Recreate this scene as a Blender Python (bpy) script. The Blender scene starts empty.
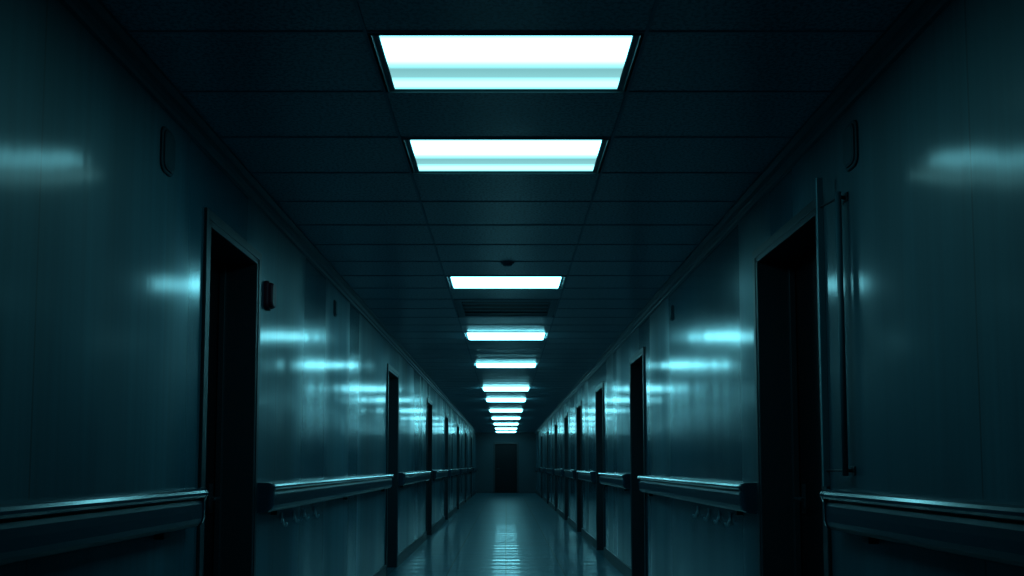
import bpy, bmesh, math
from mathutils import Vector
S=bpy.context.scene
col=S.collection
try:
    S.view_settings.view_transform='Standard'
except Exception as e: print(e)
W=1.25; CAMZ=1.16; CEIL=2.52; Y0=-2.5; Y1=37.6
# ---------- materials ----------
def newmat(name):
    m=bpy.data.materials.new(name); m.use_nodes=True
    nt=m.node_tree; b=nt.nodes['Principled BSDF']; return m,nt,b
def N(nt,t,**kw):
    n=nt.nodes.new(t)
    for k,v in kw.items(): setattr(n,k,v)
    return n
def simple(name,c,rough=.5,metal=0,var=.15,scale=20,bump=0.0,spec=.5,coat=0):
    m,nt,b=newmat(name)
    tc=N(nt,'ShaderNodeTexCoord'); no=N(nt,'ShaderNodeTexNoise'); no.inputs['Scale'].default_value=scale
    nt.links.new(tc.outputs['Object'],no.inputs['Vector'])
    mx=N(nt,'ShaderNodeMix',data_type='RGBA')
    mx.inputs[6].default_value=(*[x*(1-var) for x in c],1); mx.inputs[7].default_value=(*[x*(1+var) for x in c],1)
    nt.links.new(no.outputs['Fac'],mx.inputs[0]); nt.links.new(mx.outputs[2],b.inputs['Base Color'])
    b.inputs['Roughness'].default_value=rough; b.inputs['Metallic'].default_value=metal
    b.inputs['Specular IOR Level'].default_value=spec
    b.inputs['Coat Weight'].default_value=coat; b.inputs['Coat Roughness'].default_value=.15
    if bump:
        bp=N(nt,'ShaderNodeBump'); bp.inputs['Strength'].default_value=bump; bp.inputs['Distance'].default_value=.005
        nt.links.new(no.outputs['Fac'],bp.inputs['Height']); nt.links.new(bp.outputs[0],b.inputs['Normal'])
    return m
def wallmat(name='wall_paint'):
    m,nt,b=newmat(name); L=nt.links.new
    tc=N(nt,'ShaderNodeTexCoord')
    def noise(sc,scale,det):
        mp=N(nt,'ShaderNodeMapping'); mp.inputs['Scale'].default_value=sc; L(tc.outputs['Object'],mp.inputs[0])
        n=N(nt,'ShaderNodeTexNoise'); n.inputs['Scale'].default_value=scale; n.inputs['Detail'].default_value=det; L(mp.outputs[0],n.inputs['Vector']); return n
    n1=noise((1,16,.5),1.6,4)      # fine vertical streaks
    n2=noise((1,1.5,.2),1.2,2)     # broad tone, contrast raised to paint in vertical glow bands
    n3=noise((1,1.4,.10),1.3,1)    # panel undulation, vertical ridges
    n5=noise((1,1.1,.05),1.1,0)    # where the paint is glossier
    sp=N(nt,'ShaderNodeSeparateXYZ'); L(tc.outputs['Object'],sp.inputs[0])
    a=N(nt,'ShaderNodeMath',operation='ADD'); a.inputs[1].default_value=20-2.37; L(sp.outputs['Y'],a.inputs[0])
    md=N(nt,'ShaderNodeMath',operation='PINGPONG'); md.inputs[1].default_value=1.25; L(a.outputs[0],md.inputs[0])
    lt=N(nt,'ShaderNodeMath',operation='LESS_THAN'); lt.inputs[1].default_value=.004; L(md.outputs[0],lt.inputs[0])
    r=N(nt,'ShaderNodeValToRGB'); r.color_ramp.elements[0].position=.3; r.color_ramp.elements[1].position=.72
    r.color_ramp.elements[0].color=(.006,.040,.062,1); r.color_ramp.elements[1].color=(.024,.12,.165,1)
    L(n2.outputs['Fac'],r.inputs[0])
    st=N(nt,'ShaderNodeMapRange'); st.inputs['From Min'].default_value=.35; st.inputs['From Max'].default_value=.65; st.inputs['To Min'].default_value=.86; st.inputs['To Max'].default_value=1.12
    L(n1.outputs['Fac'],st.inputs['Value'])
    ml=N(nt,'ShaderNodeVectorMath',operation='SCALE'); L(r.outputs[0],ml.inputs[0]); L(st.outputs[0],ml.inputs['Scale'])
    sm=N(nt,'ShaderNodeMath',operation='MULTIPLY'); sm.inputs[1].default_value=.7; L(lt.outputs[0],sm.inputs[0])
    mx=N(nt,'ShaderNodeMix',data_type='RGBA'); L(sm.outputs[0],mx.inputs[0]); L(ml.outputs[0],mx.inputs[6]); mx.inputs[7].default_value=(.003,.008,.012,1)
    L(mx.outputs[2],b.inputs['Base Color'])
    rr=N(nt,'ShaderNodeMapRange'); rr.inputs['From Min'].default_value=.38; rr.inputs['From Max'].default_value=.6; rr.inputs['To Min'].default_value=.22; rr.inputs['To Max'].default_value=.55
    L(n5.outputs['Fac'],rr.inputs['Value']); L(rr.outputs[0],b.inputs['Roughness'])
    def bow(c,wd,amp):
        s1=N(nt,'ShaderNodeMath',operation='SUBTRACT'); s1.inputs[1].default_value=c; L(sp.outputs['Y'],s1.inputs[0])
        s2=N(nt,'ShaderNodeMath',operation='DIVIDE'); s2.inputs[1].default_value=wd; L(s1.outputs[0],s2.inputs[0])
        s3=N(nt,'ShaderNodeMath',operation='TANH'); L(s2.outputs[0],s3.inputs[0])
        s4=N(nt,'ShaderNodeMath',operation='MULTIPLY'); s4.inputs[1].default_value=amp; L(s3.outputs[0],s4.inputs[0]); return s4
    q1=bow(2.45,.5,.042); q2=bow(3.75,.5,.020)
    qs=N(nt,'ShaderNodeMath',operation='ADD'); L(q1.outputs[0],qs.inputs[0]); L(q2.outputs[0],qs.inputs[1])
    prev=None
    for o,st_,d in((n1.outputs['Fac'],.3,.0018),(n3.outputs['Fac'],1,.010),(qs.outputs[0],1,1.0)):
        bb=N(nt,'ShaderNodeBump'); bb.inputs['Strength'].default_value=st_; bb.inputs['Distance'].default_value=d; L(o,bb.inputs['Height'])
        if prev: L(prev.outputs[0],bb.inputs['Normal'])
        prev=bb
    L(prev.outputs[0],b.inputs['Normal']); L(prev.outputs[0],b.inputs['Coat Normal'])
    b.inputs['Specular IOR Level'].default_value=.75; b.inputs['Specular Tint'].default_value=(.6,.95,1,1)
    b.inputs['Coat Weight'].default_value=.6; b.inputs['Coat Roughness'].default_value=.14
    return m
M_wall=wallmat()
M_end=simple('end_wall_paint',(.02,.05,.065),.6)
M_trim=simple('trim_paint',(.035,.12,.155),.42)
M_base=simple('baseboard_vinyl',(.008,.02,.028),.4)
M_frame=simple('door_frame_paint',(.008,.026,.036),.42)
M_door=simple('door_leaf_black',(.003,.006,.009),.5,spec=.2)  # near-black colour stands in for the unlit interior of the side doorways
M_rail=simple('handrail_vinyl',(.006,.036,.06),.25,bump=.02,coat=.6)
M_face=simple('rail_panel_vinyl',(.004,.026,.045),.35,bump=.03,spec=.4,coat=.3)
M_metal=simple('pale_hook_metal',(.26,.43,.5),.35,metal=.3)
M_plastic=simple('device_plastic',(.014,.06,.08),.6,spec=.2)
M_red=simple('device_dark_red',(.08,.012,.03),.5,spec=.3)
M_grid=simple('ceiling_grid_metal',(.12,.26,.33),.5)
M_lf=simple('light_frame_metal',(.09,.19,.22),.4)
M_vent=simple('vent_metal',(.08,.19,.23),.5)
m,nt,b=newmat('ceiling_tile'); L=nt.links.new
tc=N(nt,'ShaderNodeTexCoord'); n=N(nt,'ShaderNodeTexNoise'); n.inputs['Scale'].default_value=75; n.inputs['Detail'].default_value=3
L(tc.outputs['Object'],n.inputs['Vector'])
r=N(nt,'ShaderNodeValToRGB'); r.color_ramp.elements[0].position=.40; r.color_ramp.elements[1].position=.56
r.color_ramp.elements[0].color=(.06,.155,.20,1); r.color_ramp.elements[1].color=(.19,.38,.46,1)
L(n.outputs['Fac'],r.inputs[0]); L(r.outputs[0],b.inputs['Base Color']); b.inputs['Roughness'].default_value=.30
b.inputs['Specular IOR Level'].default_value=.8
bp=N(nt,'ShaderNodeBump'); bp.inputs['Strength'].default_value=.2; bp.inputs['Distance'].default_value=.002
L(n.outputs['Fac'],bp.inputs['Height']); L(bp.outputs[0],b.inputs['Normal'])
M_tile=m
m,nt,b=newmat('floor_vinyl'); L=nt.links.new
tc=N(nt,'ShaderNodeTexCoord'); br=N(nt,'ShaderNodeTexBrick'); br.offset=0
br.inputs['Scale'].default_value=1; br.inputs['Brick Width'].default_value=.625; br.inputs['Row Height'].default_value=.62; br.inputs['Mortar Size'].default_value=.008
br.inputs['Color1'].default_value=(.028,.12,.16,1); br.inputs['Color2'].default_value=(.022,.095,.13,1); br.inputs['Mortar'].default_value=(.006,.02,.028,1)
L(tc.outputs['Object'],br.inputs['Vector']); L(br.outputs['Color'],b.inputs['Base Color'])
wv=N(nt,'ShaderNodeTexWave'); wv.bands_direction='Y'; wv.inputs['Scale'].default_value=.8; wv.inputs['Distortion'].default_value=1.0; wv.inputs['Detail'].default_value=1; wv.inputs['Detail Scale'].default_value=.5
L(tc.outputs['Object'],wv.inputs['Vector'])
bp=N(nt,'ShaderNodeBump'); bp.inputs['Strength'].default_value=1; bp.inputs['Distance'].default_value=.004; L(wv.outputs['Fac'],bp.inputs['Height'])
bp2=N(nt,'ShaderNodeBump'); bp2.invert=True; bp2.inputs['Strength'].default_value=.3; bp2.inputs['Distance'].default_value=.002; L(br.outputs['Fac'],bp2.inputs['Height'])
L(bp.outputs[0],bp2.inputs['Normal']); L(bp2.outputs[0],b.inputs['Normal']); L(bp2.outputs[0],b.inputs['Coat Normal'])
b.inputs['Roughness'].default_value=.36; b.inputs['Specular IOR Level'].default_value=.22
b.inputs['Coat Weight'].default_value=.36; b.inputs['Coat Roughness'].default_value=.03
M_floor=m
m,nt,b=newmat('lit_diffuser'); L=nt.links.new
tc=N(nt,'ShaderNodeTexCoord'); sp=N(nt,'ShaderNodeSeparateXYZ'); L(tc.outputs['Object'],sp.inputs[0])
mr=N(nt,'ShaderNodeMapRange'); mr.inputs['From Min'].default_value=-.207; mr.inputs['From Max'].default_value=.207; L(sp.outputs['Y'],mr.inputs['Value'])
r=N(nt,'ShaderNodeValToRGB'); cr=r.color_ramp
A=(.22,.82,.96,1); B_=(.105,.34,.37,1)
cr.elements[0].position=0; cr.elements[0].color=(.03,.12,.13,1)
cr.elements[1].position=.10; cr.elements[1].color=A
for p,c in ((.38,A),(.52,(.07,.21,.22,1)),(.60,(.030,.076,.080,1)),(.75,(.038,.094,.098,1)),(.85,B_),(.94,B_),(1,(.02,.09,.1,1))):
    e=cr.elements.new(p); e.color=c
L(mr.outputs[0],r.inputs[0]); L(r.outputs[0],b.inputs['Emission Color']); b.inputs['Emission Strength'].default_value=7
b.inputs['Base Color'].default_value=(.1,.13,.13,1)
M_lit=m
m,nt,b=newmat('lit_glow_lens'); L=nt.links.new
n=N(nt,'ShaderNodeTexNoise'); n.inputs['Scale'].default_value=3
mx=N(nt,'ShaderNodeMix',data_type='RGBA'); mx.inputs[6].default_value=(.20,.80,.96,1); mx.inputs[7].default_value=(.22,.84,1,1)
L(n.outputs['Fac'],mx.inputs[0]); L(mx.outputs[2],b.inputs['Emission Color']); b.inputs['Emission Strength'].default_value=10
M_lit2=m
# ---------- geometry helpers ----------
def obj(name,bm,mat,root=None,smooth=False,**props):
    me=bpy.data.meshes.new(name)
    if root is not None:
        bmesh.ops.translate(bm,verts=bm.verts,vec=-Vector(root.location))
    bmesh.ops.recalc_face_normals(bm,faces=bm.faces)
    bm.to_mesh(me); bm.free(); me.materials.append(mat)
    if smooth:
        for p in me.polygons: p.use_smooth=True
    o=bpy.data.objects.new(name,me); col.objects.link(o)
    if root is not None: o.parent=root
    for k,v in props.items(): o[k]=v
    return o
def addbox(bm,x0,x1,y0,y1,z0,z1,bev=0):
    r=bmesh.ops.create_cube(bm,size=1)
    for v in r['verts']:
        v.co=Vector(((x0+x1)/2+v.co.x*(x1-x0),(y0+y1)/2+v.co.y*(y1-y0),(z0+z1)/2+v.co.z*(z1-z0)))
    if bev:
        es=list({e for v in r['verts'] for e in v.link_edges})
        bmesh.ops.bevel(bm,geom=es,offset=bev,segments=2,affect='EDGES',profile=.5)
def box(name,x0,x1,y0,y1,z0,z1,mat,root=None,bev=0,**p):
    bm=bmesh.new(); addbox(bm,min(x0,x1),max(x0,x1),y0,y1,z0,z1,bev); return obj(name,bm,mat,root,**p)
def tube(bm,pts,r,n=10):
    rings=[]; pts=[Vector(p) for p in pts]
    for i,p in enumerate(pts):
        a=pts[max(i-1,0)]; c=pts[min(i+1,len(pts)-1)]; t=(c-a).normalized()
        u=t.cross(Vector((0.13,1,0.07)))
        if u.length<.2: u=t.cross(Vector((0,0,1)))
        u.normalize(); v=t.cross(u)
        rings.append([bm.verts.new(p+r*(math.cos(2*math.pi*k/n)*u+math.sin(2*math.pi*k/n)*v)) for k in range(n)])
    for A,B in zip(rings,rings[1:]):
        for k in range(n): bm.faces.new((A[k],A[(k+1)%n],B[(k+1)%n],B[k]))
    bm.faces.new(rings[0]); bm.faces.new(rings[-1])
def prism(bm,sections):
    rings=[[bm.verts.new(p) for p in s] for s in sections]; n=len(rings[0])
    for A,B in zip(rings,rings[1:]):
        for k in range(n): bm.faces.new((A[k],A[(k+1)%n],B[(k+1)%n],B[k]))
    bm.faces.new(rings[0]); bm.faces.new(rings[-1])
def empty(name,loc,**p):
    e=bpy.data.objects.new(name,None); e.location=loc; e.empty_display_size=.1; col.objects.link(e)
    for k,v in p.items(): e[k]=v
    return e
def dupe(root,loc,**p):
    kids=list(root.children)
    r=root.copy(); r.location=loc; col.objects.link(r)
    for k,v in p.items(): r[k]=v
    for c in kids:
        d=c.copy(); d.parent=r; col.objects.link(d)
        for g in c.children:
            h=g.copy(); h.parent=d; col.objects.link(h)
    return r
# ---------- room shell ----------
doorsL=[(3.70,4.46),(9.45,10.35),(14.2,15.1),(18.4,19.3),(22.9,23.8),(27.3,28.2),(32,32.9)]
doorsR=[(3.52,4.42),(8.10,8.95),(11.5,12.4),(14.9,15.8),(18.2,19.1),(22,22.9),(26.4,27.3),(31,31.9)]
DT=2.19
def spans(doors,a,b,g=0,first=None):
    out=[];y=a
    for d in doors: out.append((y,d[0]-(first if (first and d is doors[0]) else g))); y=d[1]+g
    out.append((y,b)); return out
for s,side,doors in((-1,'left',doorsL),(1,'right',doorsR)):
    bm=bmesh.new(); x0,x1=sorted((s*W,s*(W+.3)))
    for a,b_ in spans(doors,Y0,Y1): addbox(bm,x0,x1,a,b_,0,CEIL+.15)
    for d in doors: addbox(bm,x0,x1,d[0],d[1],DT,CEIL+.15)
    obj('wall_'+side,bm,M_wall,kind='structure')
    bm=bmesh.new(); x0,x1=sorted((s*W,s*(W-.012)))
    for a,b_ in spans(doors,Y0,Y1,.04): addbox(bm,x0,x1,a,b_,0,.13)
    obj('baseboard_'+side,bm,M_base,kind='structure')
    bm=bmesh.new()
    prof=[(0,CEIL),(.06,CEIL),(.06,CEIL-.012),(.035,CEIL-.020),(.033,CEIL-.044),(.018,CEIL-.048),(.016,CEIL-.064),(.0,CEIL-.066)]
    prism(bm,[[(s*(W-p),y,z) for p,z in prof] for y in (Y0,Y1)])
    obj('trim_1' if s<0 else 'trim_2',bm,M_trim,kind='structure')
bm=bmesh.new(); addbox(bm,-W-.3,W+.3,Y0,Y1+.2,-.1,0); obj('floor',bm,M_floor,kind='structure')
bm=bmesh.new(); dx=.48; zt=2.06
addbox(bm,-W-.3,-dx,Y1,Y1+.2,0,CEIL+.15); addbox(bm,dx,W+.3,Y1,Y1+.2,0,CEIL+.15); addbox(bm,-dx,dx,Y1,Y1+.2,zt,CEIL+.15)
obj('wall_end',bm,M_end,kind='structure')
bm=bmesh.new(); addbox(bm,-W-.3,W+.3,Y0-.2,Y0,-.1,CEIL+.15); obj('wall_back',bm,M_end,kind='structure')
T=.457; G0=2.743; CX=.443
lights=[0,2,8,14,20,28,34,42,50,58,66,73]
vent=10
skip=set(lights)|{vent,vent+1}
k0=int((Y0-G0)//T); k1=int((Y1-G0)//T)+1
bm=bmesh.new()
xs=[-W-.02,-CX,CX,W+.02]
for k in range(k0,k1+1):
    a=max(G0+k*T,Y0); b_=min(G0+(k+1)*T,Y1)
    if b_<=a: continue
    for c in range(3):
        if c==1 and k in skip: continue
        addbox(bm,xs[c],xs[c+1],a,b_,CEIL,CEIL+.02)
addbox(bm,-W-.02,W+.02,Y0,Y1,CEIL+.14,CEIL+.15)
obj('ceiling',bm,M_tile,kind='structure')
bm=bmesh.new()
for k in range(k0+1,k1+1):
    y=G0+k*T
    if y<Y1:
        if k==vent+1:
            addbox(bm,-W+.06,-CX,y-.006,y+.006,CEIL-.003,CEIL+.001); addbox(bm,CX,W-.06,y-.006,y+.006,CEIL-.003,CEIL+.001)
        else: addbox(bm,-W+.06,W-.06,y-.006,y+.006,CEIL-.003,CEIL+.001)
for x in(-CX,CX): addbox(bm,x-.006,x+.006,Y0,Y1,CEIL-.004,CEIL+.001)
obj('trim_3',bm,M_grid,kind='structure')
# ---------- doors ----------
def door(n,s,a,b_):
    R=empty('door_%d'%n,(s*W,(a+b_)/2,0),kind='structure',label='recessed corridor door, leaf near black for its unlit opening, in a dark painted frame')
    t=.036
    bm=bmesh.new()
    def bx(p0,p1,y0,y1,z0,z1): 
        x0,x1=sorted((s*(W+p0),s*(W+p1))); addbox(bm,x0,x1,y0,y1,z0,z1,.003)
    bx(-.014,.0,a-t,a+.005,0,DT+t); bx(-.014,.0,b_-.005,b_+t,0,DT+t); bx(-.014,.0,a,b_,DT-.005,DT+t)
    bx(-.010,.24,a,a+.03,0,DT); bx(-.010,.24,b_-.03,b_,0,DT); bx(-.010,.24,a,b_,DT-.03,DT)
    bx(.14,.17,a+.03,a+.055,0,DT-.03); bx(.14,.17,b_-.055,b_-.03,0,DT-.03)
    obj('door_frame',bm,M_frame,R)
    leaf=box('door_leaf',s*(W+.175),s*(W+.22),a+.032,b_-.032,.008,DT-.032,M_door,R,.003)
    bm=bmesh.new(); hx=s*(W+.175); hy=b_-.11
    tube(bm,[(hx,hy,1.0),(hx-s*.05,hy,1.0),(hx-s*.055,hy-.02,1.0),(hx-s*.055,hy-.13,1.0)],.009)
    x0,x1=sorted((hx,hx-s*.008)); addbox(bm,x0,x1,hy-.025,hy+.025,.93,1.07,.002)
    h=obj('handle',bm,M_frame,R)
    h.parent=leaf
    bm=bmesh.new(); x0,x1=sorted((hx,hx-s*.004)); addbox(bm,x0,x1,a+.06,b_-.06,.02,.25,.001)
    k=obj('kick_plate',bm,M_base,R); k.parent=leaf
i=1
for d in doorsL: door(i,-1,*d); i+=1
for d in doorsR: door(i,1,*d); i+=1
R=empty('door_%d'%i,(0,Y1,0),kind='structure',label='dark door closing the end of the corridor')
bm=bmesh.new()
addbox(bm,-dx-.05,-dx+.02,Y1-.02,Y1+.1,0,zt+.05,.003); addbox(bm,dx-.02,dx+.05,Y1-.02,Y1+.1,0,zt+.05,.003); addbox(bm,-dx+.02,dx-.02,Y1-.02,Y1+.1,zt-.02,zt+.05,.003)
obj('door_frame',bm,M_base,R)
lf=box('door_leaf',-dx+.022,dx-.022,Y1+.1,Y1+.14,.01,zt-.022,M_door,R,.003)
bm=bmesh.new(); tube(bm,[(-.38,Y1+.1,1.0),(-.38,Y1+.05,1.0),(-.26,Y1+.05,1.0)],.01); h=obj('handle',bm,M_frame,R); h.parent=lf
# ---------- light fixtures ----------
def fixture(k,drop=0):
    yc=G0+(k+.5)*T
    R=empty('ceiling_light',(0,yc,CEIL),label='recessed fluorescent ceiling panel glowing cyan white in tile grid',category='ceiling light',group='fluorescent corridor ceiling lights')
    hx,hy=CX-.014,T/2-.007
    ix,iy=.402,.205
    bm=bmesh.new()
    def ring(x,y,z): return [bm.verts.new((sx*x,yc+sy*y,CEIL+z)) for sx,sy in((-1,-1),(1,-1),(1,1),(-1,1))]
    rs=[ring(hx,hy,.03),ring(hx,hy,-.007),ring(hx-.003,hy-.003,-.008),ring(hx-.007,hy-.006,-.003),ring(ix+.003,iy+.003,-.003),ring(ix,iy,-.001),ring(ix,iy,.03)]
    for A,B in zip(rs,rs[1:]+rs[:1]):
        for q in range(4): bm.faces.new((A[q],A[(q+1)%4],B[(q+1)%4],B[q]))
    obj('light_frame',bm,M_lf,R)
    box('light_housing',-hx+.002,hx-.002,yc-hy+.002,yc+hy-.002,CEIL+.03,CEIL+.12,M_vent,R)
    bm=bmesh.new()
    if drop:
        rs=[ring(ix-.002,iy-.002,.014),ring(ix-.004,iy-.004,-drop*.75),ring(ix-.02,iy-.02,-drop)]  # lens lowered so panels look thicker and spill light on the ceiling
        for A,B in zip(rs,rs[1:]):
            for q in range(4): bm.faces.new((A[q],A[(q+1)%4],B[(q+1)%4],B[q]))
        bm.faces.new(rs[0]); bm.faces.new(rs[-1])
        obj('diffuser',bm,M_lit2,R)
    else:
        vs=[bm.verts.new(p) for p in((-ix,yc-iy,CEIL),(-ix,yc+iy,CEIL),(ix,yc+iy,CEIL),(ix,yc-iy,CEIL))]
        bm.faces.new(vs)
        obj('diffuser',bm,M_lit,R)
    return R
base=fixture(0); dupe(base,(0,G0+2.5*T,CEIL))
fixture(8,.008)
base=fixture(14,.026); dupe(base,(0,G0+20.5*T,CEIL))
base=fixture(28,.05)
for k in lights[6:]: dupe(base,(0,G0+(k+.5)*T,CEIL))
# vent
yc=G0+(vent+1)*T
R=empty('ceiling_vent',(0,yc,CEIL),label='dark louvred air vent set in the ceiling grid',category='air vent')
bm=bmesh.new(); hx,hy=CX-.012,T-.012
addbox(bm,-hx,hx,yc-hy,yc-hy+.10,CEIL-.004,CEIL+.03); addbox(bm,-hx,hx,yc+hy-.10,yc+hy,CEIL-.004,CEIL+.03)
addbox(bm,-hx,-hx+.06,yc-hy+.10,yc+hy-.10,CEIL-.004,CEIL+.03); addbox(bm,hx-.06,hx,yc-hy+.10,yc+hy-.10,CEIL-.004,CEIL+.03)
obj('vent_frame',bm,M_vent,R)
bm=bmesh.new()
for q in range(4):
    y=yc-hy+.19+q*(2*hy-.38)/3
    prism(bm,[[(x,y-.03,CEIL-.002),(x,y-.03,CEIL-.004),(x,y+.03,CEIL-.003),(x,y+.03,CEIL)] for x in(-hx+.06,hx-.06)])
obj('vent_louvers',bm,M_vent,R)
box('vent_box',-hx+.002,hx-.002,yc-hy+.002,yc+hy-.002,CEIL+.03,CEIL+.12,M_base,R)
# smoke detector
yc=5.98
R=empty('smoke_detector',(0.01,yc,CEIL),label='small round smoke detector mounted on the ceiling tile',category='smoke detector')
def lathe(bm,cx,cy,prof,n=28):
    rings=[[bm.verts.new((cx+r*math.cos(2*math.pi*k/n),cy+r*math.sin(2*math.pi*k/n),z)) for k in range(n)] for r,z in prof]
    for A,B in zip(rings,rings[1:]):
        for k in range(n): bm.faces.new((A[k],A[(k+1)%n],B[(k+1)%n],B[k]))
    bm.faces.new(rings[0]); bm.faces.new(rings[-1])
bm=bmesh.new(); lathe(bm,.01,yc,[(.045,CEIL),(.045,CEIL-.008),(.040,CEIL-.011)]); obj('detector_base',bm,M_grid,R)
bm=bmesh.new(); lathe(bm,.01,yc,[(.032,CEIL-.011),(.032,CEIL-.018),(.024,CEIL-.025),(.010,CEIL-.028)]); obj('detector_head',bm,M_grid,R,smooth=True)
# ---------- handrails ----------
def sect(s,prof,y,pr): return [(s*(W-p*pr),y,z) for p,z in prof]
gripP=[(0.0,1.072),(.060,1.071),(.074,1.068),(.083,1.062),(.088,1.053),(.088,1.044),(.083,1.036),(.074,1.031),(.0,1.031)]
faceP=[(0.0,1.030),(.064,1.030),(.070,1.024),(.074,1.010),(.075,.985),(.074,.955),(.069,.938),(.058,.926),(.045,.921),(.0,.920)]
def rail(s,a,b_):
    R=empty('handrail',(s*W,(a+b_)/2,.92),label='dark teal vinyl wall handrail with rounded top grip and bumper panel',category='handrail',group='wall handrails along the corridor')
    e=.04
    for nm,P,M in(('grip',gripP,M_rail),('bumper_panel',faceP,M_face)):
        bm=bmesh.new(); prism(bm,[sect(s,P,y,1) for y in(a+e,b_-e)]); obj(nm,bm,M,R)
    for ya,yb in((a+e,a),(b_-e,b_)):
        bm=bmesh.new(); 
        P=gripP[:-2]+[(.078,1.022),(.076,.955),(.070,.935),(.057,.923),(0,.918)]
        prism(bm,[[ (s*(W-p*q),ya+(yb-ya)*t,z) for p,z in P] for t,q in((0,1.02),(.5,1.0),(.8,.94),(.95,.85),(1,.72))])
        obj('end_cap',bm,M_rail,R)
    n=max(2,int((b_-a)/1.5))
    for q in range(n):
        y=a+.3+(b_-a-.6)*q/(n-1)
        x0,x1=sorted((s*W,s*(W-.035))); box('bracket',x0,x1,y-.03,y+.03,.895,.92,M_base,R,.003)
for s,doors in((-1,doorsL),(1,doorsR)):
    for a,b_ in spans(doors,-1.5,Y1-.4,.075,.15):
        if b_-a>.8: rail(s,a,b_)
# ---------- hooks ----------
def hook(s,y):
    R=empty('wall_hook',(s*W,y,.88),label='small metal coat hook on the wall under the handrail',category='hook',group='metal hooks under the handrails')
    x0,x1=sorted((s*W,s*(W-.005))); box('hook_plate',x0,x1,y-.020,y+.020,.840,.895,M_metal,R,.002)
    bm=bmesh.new(); pts=[(s*(W-.004),y,.865)]
    for q in range(9):
        a=math.pi*q/8
        pts.append((s*(W-.012-.009*(1-math.cos(a))),y,.840-.018*math.sin(a)))
    tube(bm,pts,.0065); obj('hook_prong',bm,M_metal,R,smooth=True)
    return R
for s,ys in((-1,(5.04,5.33,5.6,5.9,2.22)),(1,(5.04,5.3,5.57,5.89))):
    r0=hook(s,ys[0])
    for y in ys[1:]: dupe(r0,(s*W,y,.88))
# ---------- wall devices ----------
def device(s,y,z,w,h,d,nm,lab,mat):
    R=empty(nm,(s*W,y,z),label=lab,category=nm.replace('_',' '))
    def rr(hw,hh,r,x):
        pts=[]
        for cx,cz,a0 in((hw-r,hh-r,0),(-hw+r,hh-r,90),(-hw+r,-hh+r,180),(hw-r,-hh+r,270)):
            for q in range(6):
                a=math.radians(a0+q*18); pts.append((s*(W-x),y+cx+r*math.cos(a),z+cz+r*math.sin(a)))
        return pts
    bm=bmesh.new(); prism(bm,[rr(w/2,h/2,w*.3,0),rr(w/2,h/2,w*.3,d*.35),rr(w*.47,h*.48,w*.29,d*.5)]); obj('back_plate',bm,mat,R)
    bm=bmesh.new(); prism(bm,[rr(w*.42,h*.44,w*.26,d*.5),rr(w*.41,h*.43,w*.26,d*.8),rr(w*.34,h*.38,w*.22,d)]); obj('cover',bm,mat,R)
    return R
device(-1,3.24,2.31,.12,.17,.018,'wall_alarm','dark plastic alarm sounder high on the wall above handrail',M_plastic)
device(1,3.18,2.31,.12,.17,.018,'wall_alarm','dark plastic alarm sounder high on the wall beside the pull bar',M_plastic)
device(-1,4.64,2.04,.10,.15,.045,'fire_alarm_call_point','dark red-tinged call point box beside the door frame',M_red)
device(-1,6.5,2.30,.08,.12,.018,'wall_alarm','small dark plastic sounder high on the glossy wall',M_plastic)
device(1,6.7,2.30,.08,.12,.018,'wall_alarm','small dark plastic sounder high on the glossy wall',M_plastic)
# ---------- vertical grab bar ----------
R=empty('vertical_grab_bar',(W,3.24,1.1),label='tall slim metal grab bar and edge strip beside the dark doorway',category='grab bar')
M_pale=simple('pale_metal',(.06,.20,.25),.4,metal=.2)
box('edge_strip',W-.066,W-.042,3.365,3.38,1.08,2.255,M_pale,R,.002,label='thin upright pale metal strip')
bm=bmesh.new(); tube(bm,[(W-.03,3.245,1.12),(W-.03,3.245,2.16)],.011,14); obj('rod',bm,M_trim,R,smooth=True)
for z in(1.14,2.14):
    bm=bmesh.new(); tube(bm,[(W,3.245,z),(W-.03,3.245,z)],.007); addbox(bm,W-.005,W,3.225,3.265,z-.016,z+.016,.002)
    tube(bm,[(W-.03,3.245,z),(W-.052,3.368,z)],.005)
    obj('bracket',bm,M_frame,R)
# ---------- world & camera ----------
w=bpy.data.worlds.new('World'); S.world=w; w.use_nodes=True
w.node_tree.nodes['Background'].inputs[0].default_value=(.1,.4,.6,1); w.node_tree.nodes['Background'].inputs[1].default_value=.005
th=math.radians(4); f=900
c=bpy.data.cameras.new('Camera'); c.sensor_width=36; c.lens=36*f/1024
c.shift_y=(177-f*math.tan(th))/1024; c.shift_x=6/1024; c.clip_start=.05; c.clip_end=200
co=bpy.data.objects.new('Camera',c); co.location=(0,0,CAMZ); co.rotation_euler=(math.pi/2+th,0,0); col.objects.link(co); S.camera=co
